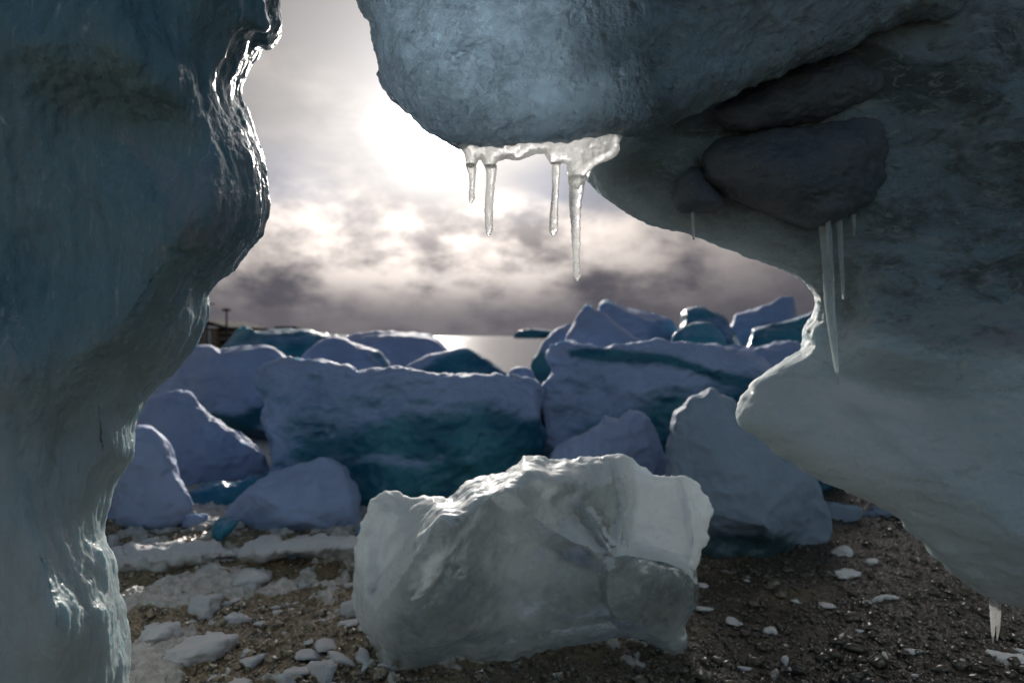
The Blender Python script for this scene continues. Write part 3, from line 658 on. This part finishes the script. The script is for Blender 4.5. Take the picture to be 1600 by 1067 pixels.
pc = t.mix(t.ramp(t.noise(55, 2, .5), .38, .62), (.06, .048, .035), (.34, .26, .17))
pc = t.mix(t.ramp(t.noise(130, 1, .5), .62, .68), pc, (.42, .40, .38))
pc = t.mix(t.math('MULTIPLY', t.attr('painted_shade'), .85), pc, (.028, .024, .02))  # pebbles darkened by the same painted shade
t.set(Base_Color=pc, Roughness=t.ramp(t.noise(90, 2), .35, .65, .03, .25), IOR=1.6)
allp = np.vstack([a1, a2]); pp = allp * np.array([1, 1, 0])
gr = mesh_np('gravel', allp, np.vstack([b1, b2]), t.m, smooth=True, attrs={'painted_shade': sstep(-.1, .9, allp[:, 0] / allp[:, 1] * 2.2 + .5 * fbm(pp, 2.2, 3, .6, 5.0))})  # painted shade mask for the pebbles, matching the ground
tag(gr, 'wetted brown gravel strewn over the shore', 'gravel', kind='stuff')

n_b = 7000  # clear ice beads added to make the gravel sparkle
yb = 1.8 * (3.6 / 1.8) ** rng.random(n_b); ub = np.where(rng.random(n_b) < .6, rng.uniform(1040, 1640, n_b), rng.uniform(180, 620, n_b)); xb = (ub - CX) / F * yb
pb = np.stack([xb, yb, 0 * xb], -1)
clump = fbm(pb, 5, 3, .6, 21.0) > .02
xb, yb, pb = xb[clump], yb[clump], pb[clump]
zb = land_z(xb, yb) - .02 + .035 * fbm(pb, 1.3, 2) + .012 * fbm(pb, 9, 3) + .006 * fbm(pb, 45, 2)
rb = .0014 * 2.6 ** (rng.random(len(xb)) ** 1.6)
Vb = V1[None] * (1 + .10 * rng.normal(size=(len(xb), len(V1), 1))) * rb[:, None, None] + np.stack([xb, yb, zb + .006 + rb], -1)[:, None, :]
Fb_ = (F1[None] + (np.arange(len(xb)) * len(V1))[:, None, None]).reshape(-1, 3)
t = NT('clear_ice_grit'); t.set(Base_Color=(.95, .93, .9), Roughness=.03, IOR=1.31, Transmission_Weight=1.0)
tag(mesh_np('added_ice_grit', Vb.reshape(-1, 3), Fb_, t.m), 'clear ice grit added for its glints on the gravel', 'ice grit', kind='stuff')

def chunk(sub, seed, flat=.5, facets=9):
    r = np.random.default_rng(seed); V, Fc = ico(sub)
    n = r.normal(size=(facets, 3)); n /= np.linalg.norm(n, axis=1)[:, None]; h = r.uniform(.7, 1.0, facets)
    n = np.vstack([n, [[0, 0, 1], [0, 0, -1]]]); h = np.append(h, [.75, .75])
    q = np.clip(V @ n.T, .02, None) / h
    rad = 1 / (np.sum(q ** 6, 1) ** (1 / 6))
    V = V * rad[:, None]; V = V * (1 + .22 * fbm(V, 1.8, 3, .5, seed * 1.7) + .07 * fbm(V, 6, 3, .6, seed))[:, None]
    V[:, 2] *= flat
    return V, Fc
def put_chunk(u, v, w, h, label, seed, mat='snow', group=None, name='snow_chunk', cat='snow chunk', sub=4, rz=0.0, deep=.8):
    d = CAMH * F / (v - HY)      # contact line of its lower edge
    V, Fc = chunk(sub, seed, 1.0)
    sx = w / 2 * d / F; sz = h * .50 * d / F
    V = V / np.abs(V).max(0); V = V * np.array([sx, sx * deep, sz])
    x = (u - CX) / F * d; y = d + sx * deep * .6
    c, s = math.cos(rz), math.sin(rz)
    o = mesh_np(name, V, Fc, M[mat]); o.location = (x, y, ground_h(x, y) + sz * .38); o.rotation_euler = (random.uniform(-.06, .06), random.uniform(-.08, .08), rz)
    return tag(o, label, cat, group)
GC = 'snow chunks scattered on the gravel'
for a in [(382, 908, 96, 34, 'oblong snow chunk alone on the gravel below the slanted slab', 3), (308, 948, 60, 36, 'tilted flat snow chunk right of the pillar waist', 4),
          (242, 994, 88, 34, 'flat slab shaped snow chunk touching the ice pillar', 5), (300, 1028, 125, 42, 'long ragged snow chunk near the pillar foot', 6),
          (545, 962, 42, 40, 'snow chunk half hidden behind the left end of the ice block', 7), (470, 906, 46, 16, 'thin low snow flake behind the oblong chunk', 8),
          (176, 850, 30, 30, 'small pale lump tucked against the pillar waist', 9), (225, 855, 62, 26, 'double humped snow chunk on the shore snow band', 10),
          (522, 862, 44, 36, 'squarish snow chunk in front of the long flat berg', 11), (505, 1062, 62, 32, 'rounded snow chunk at the toe of the ice block', 12),
          (443, 1066, 42, 32, 'ball shaped snow lump near the bottom edge', 13), (1325, 862, 50, 22, 'bluish snow chunk on dark gravel below the arch lobe', 14),
          (1362, 882, 26, 14, 'small cubic ice bit under the arch lobe', 15), (1590, 1032, 60, 22, 'pale ice chunk below the short twin icicles', 16),
          (1205, 978, 30, 13, 'lone grey ice bit on the sunlit gravel', 17), (1560, 975, 26, 13, 'ice bit just behind the short twin icicles', 18),
          (1300, 800, 80, 30, 'dim snow chunk behind the peaked snowy boulder', 19), (365, 960, 50, 16, 'low snow crust beside the tilted flat chunk', 20),
          (1375, 942, 34, 12, 'bluish flat ice bit in the dark shade', 21), (1330, 902, 44, 12, 'bluish ice sliver in the shade', 22), (270, 880, 90, 20, 'long snow drift lump near the waist of the pillar', 23)]:
    put_chunk(*a[:4], a[4], a[5] * 7, group=GC, rz=random.uniform(-.4, .4))
dr = ice('snow_drift', [(160, 892), (168, 868), (230, 856), (300, 850), (380, 852), (450, 842), (520, 838), (575, 842), (585, 862), (500, 872), (400, 878), (300, 888), (220, 902)],
         3.15, .22, .25, .10, 3, M['snow'], edge=(.035, 6), seed=4.2, disp=[('f', .03, 5, 3, (1, 1, 1)), ('r', .012, 14, 3, (1, 1, 1)), ('f', .004, 50, 2, (1, 1, 1))])
tag(dr, 'long low drift of crusted snow along the foot of the left bergs', 'snow drift')
for a in [(335, 838, 70, 44, 'greenish ice lump wedged between the round lump and slanted slab', 31, 'berg_teal'), (410, 812, 60, 34, 'small snowy block against the slanted slab', 32, 'berg_snow'),
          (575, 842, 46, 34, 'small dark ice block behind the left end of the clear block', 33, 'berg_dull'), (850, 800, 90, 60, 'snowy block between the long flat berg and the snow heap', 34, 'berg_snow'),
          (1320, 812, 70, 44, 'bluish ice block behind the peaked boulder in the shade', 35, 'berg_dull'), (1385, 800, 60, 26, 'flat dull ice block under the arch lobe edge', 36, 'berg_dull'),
          (245, 868, 50, 26, 'snowy lump on the left part of the drift', 37, 'berg_snow'), (455, 868, 46, 22, 'small angular lump on the drift', 38, 'berg_snow'), (300, 820, 40, 34, 'pale block beside the greenish lump', 39, 'berg_snow')]:
    put_chunk(*a[:4], a[4], a[5] * 7, mat=a[6], group='broken blocks among the bergs', name='ice_fragment', cat='ice fragment', rz=random.uniform(-.5, .5))
# small crumbs
crumbs = []
pro = [mesh_np('ice_crumb', chunk(3, 300 + k, 1.0)[0], chunk(3, 300 + k, 1.0)[1], M['snow']) for k in range(6)]
k = 0; tries = 0
while k < 150 and tries < 5000:
    tries += 1
    if random.random() < .85: u, v = random.uniform(170, 620), 845 + 230 * random.random()
    else: u, v = random.uniform(1090, 1620), 860 + 210 * random.random()
    d = F / (v - HY); x = (u - CX) / F * d; y = d
    r = random.uniform(.006, .02) if random.random() < .75 else random.uniform(.02, .03)
    if u > 1000: r *= .6
    o = pro[k] if k < 6 else pro[k % 6].copy()
    if k >= 6: C.objects.link(o)
    o.location = (x, y, ground_h(x, y) + r * .25); o.scale = (r * random.uniform(1, 1.7), r, r * random.uniform(.45, .8)); o.rotation_euler = (0, 0, random.uniform(0, 6.28))
    if u < 1000: tag(o, 'small snow crumb on the gravel between the pillar and the ice block', 'ice crumb', 'snow crumbs by the pillar')
    else: tag(o, 'small dull ice crumb on dark gravel below the arch', 'ice crumb', 'ice crumbs under the arch')
    k += 1

# snow drift along the foot of the bergs
# ------------------------------------------------------------------ harbour buildings far left
def simple(name, col, rough=.7):
    t = NT(name); c = t.mix(t.ramp(t.noise(1.5, 5), .3, .7), col, tuple(x * .75 for x in col)); t.set(Base_Color=c, Roughness=.95, Specular_IOR_Level=.05); return t.m
MW, MD, MR, MP = simple('weathered_planks', (.20, .15, .11)), simple('dark_opening', (.012, .012, .015)), simple('dark_roof', (.05, .05, .055)), simple('pale_paint', (.42, .40, .42))
class BX:
    def __init__(s): s.v = []; s.f = []
    def box(s, x0, x1, y0, y1, z0, z1):
        n = len(s.v); s.v += [(x, y, z) for x in (x0, x1) for y in (y0, y1) for z in (z0, z1)]
        s.f += [tuple(n + i for i in q) for q in ((0, 1, 3, 2), (4, 6, 7, 5), (0, 4, 5, 1), (2, 3, 7, 6), (0, 2, 6, 4), (1, 5, 7, 3))]; return s
    def prism(s, pts, y0, y1):
        n = len(s.v); k = len(pts); s.v += [(x, y0, z) for x, z in pts] + [(x, y1, z) for x, z in pts]
        s.f += [tuple(n + i for i in range(k))[::-1], tuple(n + k + i for i in range(k))] + [(n + i, n + (i + 1) % k, n + k + (i + 1) % k, n + k + i) for i in range(k)]; return s
    def build(s, name, mat, parent=None):
        me = bpy.data.meshes.new(name); me.from_pydata(s.v, [], s.f); me.materials.append(mat)
        import bmesh
        bm = bmesh.new(); bm.from_mesh(me); bmesh.ops.recalc_face_normals(bm, faces=bm.faces); bm.to_mesh(me); bm.free()
        o = bpy.data.objects.new(name, me); C.objects.link(o); o.parent = parent; return o
def root(name, loc, *a):
    o = bpy.data.objects.new(name, None); C.objects.link(o); o.location = loc; return tag(o, *a)
dB = 30.0; k_ = dB / F
px = lambda u: (u - CX) * k_
pz = lambda v: CAMH - (v - HY) * k_
sh = root('harbour_shed', (px(325), dB, 0), 'brown wooden harbour shed with dark sloping roof behind the snow mounds', 'shed')
X = lambda u: px(u) - px(325)
BX().box(X(285), X(338), 0, 4, 0, pz(512)).build('wall', MW, sh)
BX().prism([(X(270), pz(500)), (X(322), pz(499)), (X(362), pz(511)), (X(362), pz(515)), (X(322), pz(506)), (X(270), pz(508))], -.4, 4.4).build('roof', MR, sh)
BX().box(X(294), X(308), -.06, 0, 0, pz(524)).build('door', MD, sh)
BX().box(X(321), X(330), -.06, 0, pz(545), pz(516)).build('door', MP, sh)
BX().box(X(338), X(360), .3, 3.6, 0, pz(540)).build('platform', MW, sh)
BX().box(X(338), X(360), .25, 3.6, pz(532), pz(526)).build('railing', MW, sh)
BX().box(X(341), X(358), .5, 3.4, pz(539), pz(513)).build('recess', MD, sh)
BX().box(X(338), X(360), .22, .3, pz(522), pz(517)).build('beam', MW, sh)
hut = root('harbour_hut', (px(400), 34, 0), 'tiny dark hut top showing above the bright blue berg', 'hut')
kk = 34 / F
BX().box(-.45, .45, 0, 1.5, 0, 1 + 12 * kk).build('wall', MD, hut); BX().prism([(-.6, 1 + 12 * kk), (.6, 1 + 12 * kk), (.5, 1 + 15 * kk), (-.5, 1 + 15 * kk)], -.1, 1.6).build('roof', MR, hut)
def pole(u, vtop, d, label, lamp):
    r = root('lamp_post' if lamp else 'mast', ((u - CX) / F * d, d, 0), label, 'lamp post' if lamp else 'mast')
    V = [];
    b = BX(); n = 8
    zt = CAMH - (vtop - HY) * d / F
    for i, (z, rr) in enumerate(((0, .06), (zt * .5, .05), (zt, .035))):
        for q in range(n): b.v.append((rr * math.cos(q * 6.2832 / n), rr * math.sin(q * 6.2832 / n), z))
    for i in range(2):
        for q in range(n): b.f.append((i * n + q, i * n + (q + 1) % n, (i + 1) * n + (q + 1) % n, (i + 1) * n + q))
    b.f.append(tuple(range(2 * n, 3 * n))); b.build('post', MR, r)
    if lamp: BX().prism([(-.16, zt), (.16, zt), (.10, zt + .10), (-.10, zt + .10)], -.12, .12).build('lamp_head', MR, r)
    else: BX().box(-.35, .35, -.02, .02, zt * .86, zt * .86 + .05).build('crossarm', MR, r)
pole(354, 486, 28, 'thin lamp post beside the harbour shed', True)
pole(323, 462, 29, 'tall thin mast rising over the harbour shed roof', False)

# ------------------------------------------------------------------ sky, sun, camera
SU, SV = 668.0, 213.0
sd = np.array([(SU - CX) / F, 1.0, (HY - SV) / F]); sd /= np.linalg.norm(sd)
elev = math.asin(sd[2]); az = math.atan2(sd[0], sd[1])
w = bpy.data.worlds.new('World'); bpy.context.scene.world = w; w.use_nodes = True
t = NT.__new__(NT); t.t = w.node_tree; t.n = t.t.nodes; t._tc = None
bg = t.n['Background']
tc = t.n.new('ShaderNodeTexCoord'); D = tc.outputs['Generated']
t.co = lambda: D
sky = t.n.new('ShaderNodeTexSky'); sky.sky_type = 'NISHITA'; sky.sun_disc = False; sky.sun_elevation = elev; sky.sun_rotation = az; sky.dust_density = 1.0; sky.air_density = 1.0
def vmath(op, a, b):
    n = t.n.new('ShaderNodeVectorMath'); n.operation = op; t.l(a, n.inputs[0]); n.inputs[1].default_value = b; return n.outputs['Value'] if op == 'DOT_PRODUCT' else n.outputs[0]
dot = vmath('DOT_PRODUCT', D, tuple(sd))
theta = t.math('MULTIPLY', t.math('ARCCOSINE', t.math('MINIMUM', dot, .9999999)), 180 / math.pi)
def gauss(sig, amp): return t.math('MULTIPLY', t.math('EXPONENT', t.math('MULTIPLY', t.math('POWER', t.math('DIVIDE', theta, sig), 2.0), -1.0)), amp)
def expo(sig, amp): return t.math('MULTIPLY', t.math('EXPONENT', t.math('DIVIDE', theta, -sig)), amp)
sx = t.n.new('ShaderNodeSeparateXYZ'); t.l(D, sx.inputs[0]); el = sx.outputs[2]
def addv(*a):
    r = a[0]
    for x in a[1:]: r = t.math('ADD', r, x)
    return r
SKYMUL = 1 / .065   # the Background strength below
veil = addv(gauss(1.7, 60.0), expo(6.2, 1.45), expo(20, .34), .10)
def scale_col(v, c):
    n = t.n.new('ShaderNodeVectorMath'); n.operation = 'SCALE'; n.inputs[0].default_value = c; t.l(v, n.inputs['Scale']); return n.outputs[0]
s2 = np.array([(930 - CX) / F, 1.0, (HY + 110) / F]); s2 /= np.linalg.norm(s2)  # second sky glow, added above the view to light the ground
th2 = t.math('MULTIPLY', t.math('ARCCOSINE', t.math('MINIMUM', vmath('DOT_PRODUCT', D, tuple(s2)), .9999999)), 180 / math.pi)
veil = t.math('ADD', veil, t.math('MULTIPLY', t.math('EXPONENT', t.math('MULTIPLY', t.math('POWER', t.math('DIVIDE', th2, 8.0), 2.0), -1.0)), 8.0))
veilc = t.mix(t.math('MULTIPLY', t.math('MULTIPLY', t.ramp(el, .10, .17), t.ramp(el, .20, .30, 1.0, 0.0)), t.ramp(theta, 6, 12, 0.0, .8)), scale_col(t.math('MULTIPLY', veil, SKYMUL), (1.0, .955, .94)), scale_col(t.math('MULTIPLY', veil, SKYMUL), (.86, .90, 1.08)))
n1 = t.noise(6.6, 9, .57, (1.1, 1, 2.1), .1); n2 = t.noise(3.4, 5, .5, (1, 1, 3.2), .1); n3 = t.noise(14.0, 7, .55, (1, 1, 1.9), .2)
lit = t.ramp(t.math('ADD', t.math('MULTIPLY', n1, .7), t.math('MULTIPLY', n3, .3)), .36, .62)
top = t.ramp(el, .02, .12)          # cloud tops catch light, bases stay dark
lit = t.math('ADD', t.math('MULTIPLY', lit, t.math('ADD', t.math('MULTIPLY', top, .80), .12)), t.math('MULTIPLY', t.ramp(el, .07, .17), .28))
clb = addv(gauss(17, 1.6), expo(22, .34), .02)
clb = t.math('MULTIPLY', clb, lit)
cll = scale_col(t.math('MULTIPLY', clb, SKYMUL), (1.0, .885, .78))
cld = scale_col(t.math('MULTIPLY', addv(gauss(13, .09), .095), SKYMUL), (.93, .88, 1.06))
n = t.n.new('ShaderNodeVectorMath'); n.operation = 'ADD'; t.l(cll, n.inputs[0]); t.l(cld, n.inputs[1]); cloud = n.outputs[0]
cm = t.ramp(t.math('ADD', el, t.math('MULTIPLY', t.math('SUBTRACT', t.math('ADD', t.math('MULTIPLY', n2, .6), t.math('MULTIPLY', n1, .4)), .5), -.22)), .135, .20, 1.0, 0.0)
holes = t.ramp(t.math('ADD', t.math('MULTIPLY', n2, .5), t.math('MULTIPLY', n3, .5)), .40, .55, .0, 1.0)
high = t.math('MULTIPLY', t.ramp(n2, .35, .7), .22)
front = t.mix(high, veilc, cll)
front = t.mix(cm, front, cloud)
fm = t.ramp(theta, 58, 92, 1.0, 0.0)
skyc = t.mix(fm, sky.outputs[0], front)
t.l(skyc, bg.inputs['Color']); bg.inputs['Strength'].default_value = .065

sun = bpy.data.lights.new('sun', 'SUN'); sun.energy = 4.5; sun.angle = R_(.55); sun.color = (1.0, .93, .84)
so = bpy.data.objects.new('sun', sun); C.objects.link(so)
from mathutils import Vector
so.rotation_euler = Vector(sd).to_track_quat('Z', 'Y').to_euler(); so.location = (0, 0, 5)

cam = bpy.data.cameras.new('camera'); co = bpy.data.objects.new('camera', cam); C.objects.link(co)
cam.sensor_width = 36; cam.lens = 36 * F / 1600; co.location = (0, 0, CAMH); co.rotation_euler = (R_(90), 0, 0)
cam.shift_y = (HY - 533.5) / 1600; cam.clip_end = 20000; cam.clip_start = .02
cam.dof.use_dof = True; cam.dof.focus_distance = 1.5; cam.dof.aperture_fstop = 2.9
sc = bpy.context.scene; sc.camera = co
sc.view_settings.view_transform = 'Standard'; sc.view_settings.look = 'None'; sc.view_settings.exposure = 0
sc.cycles.use_denoising = True
try: sc.cycles.denoiser = 'OPENIMAGEDENOISE'
except Exception: pass
sc.cycles.max_bounces = 10; sc.cycles.transmission_bounces = 8; sc.cycles.diffuse_bounces = 4; sc.cycles.glossy_bounces = 4
sc.cycles.sample_clamp_indirect = 6.0; sc.cycles.caustics_reflective = False; sc.cycles.caustics_refractive = True
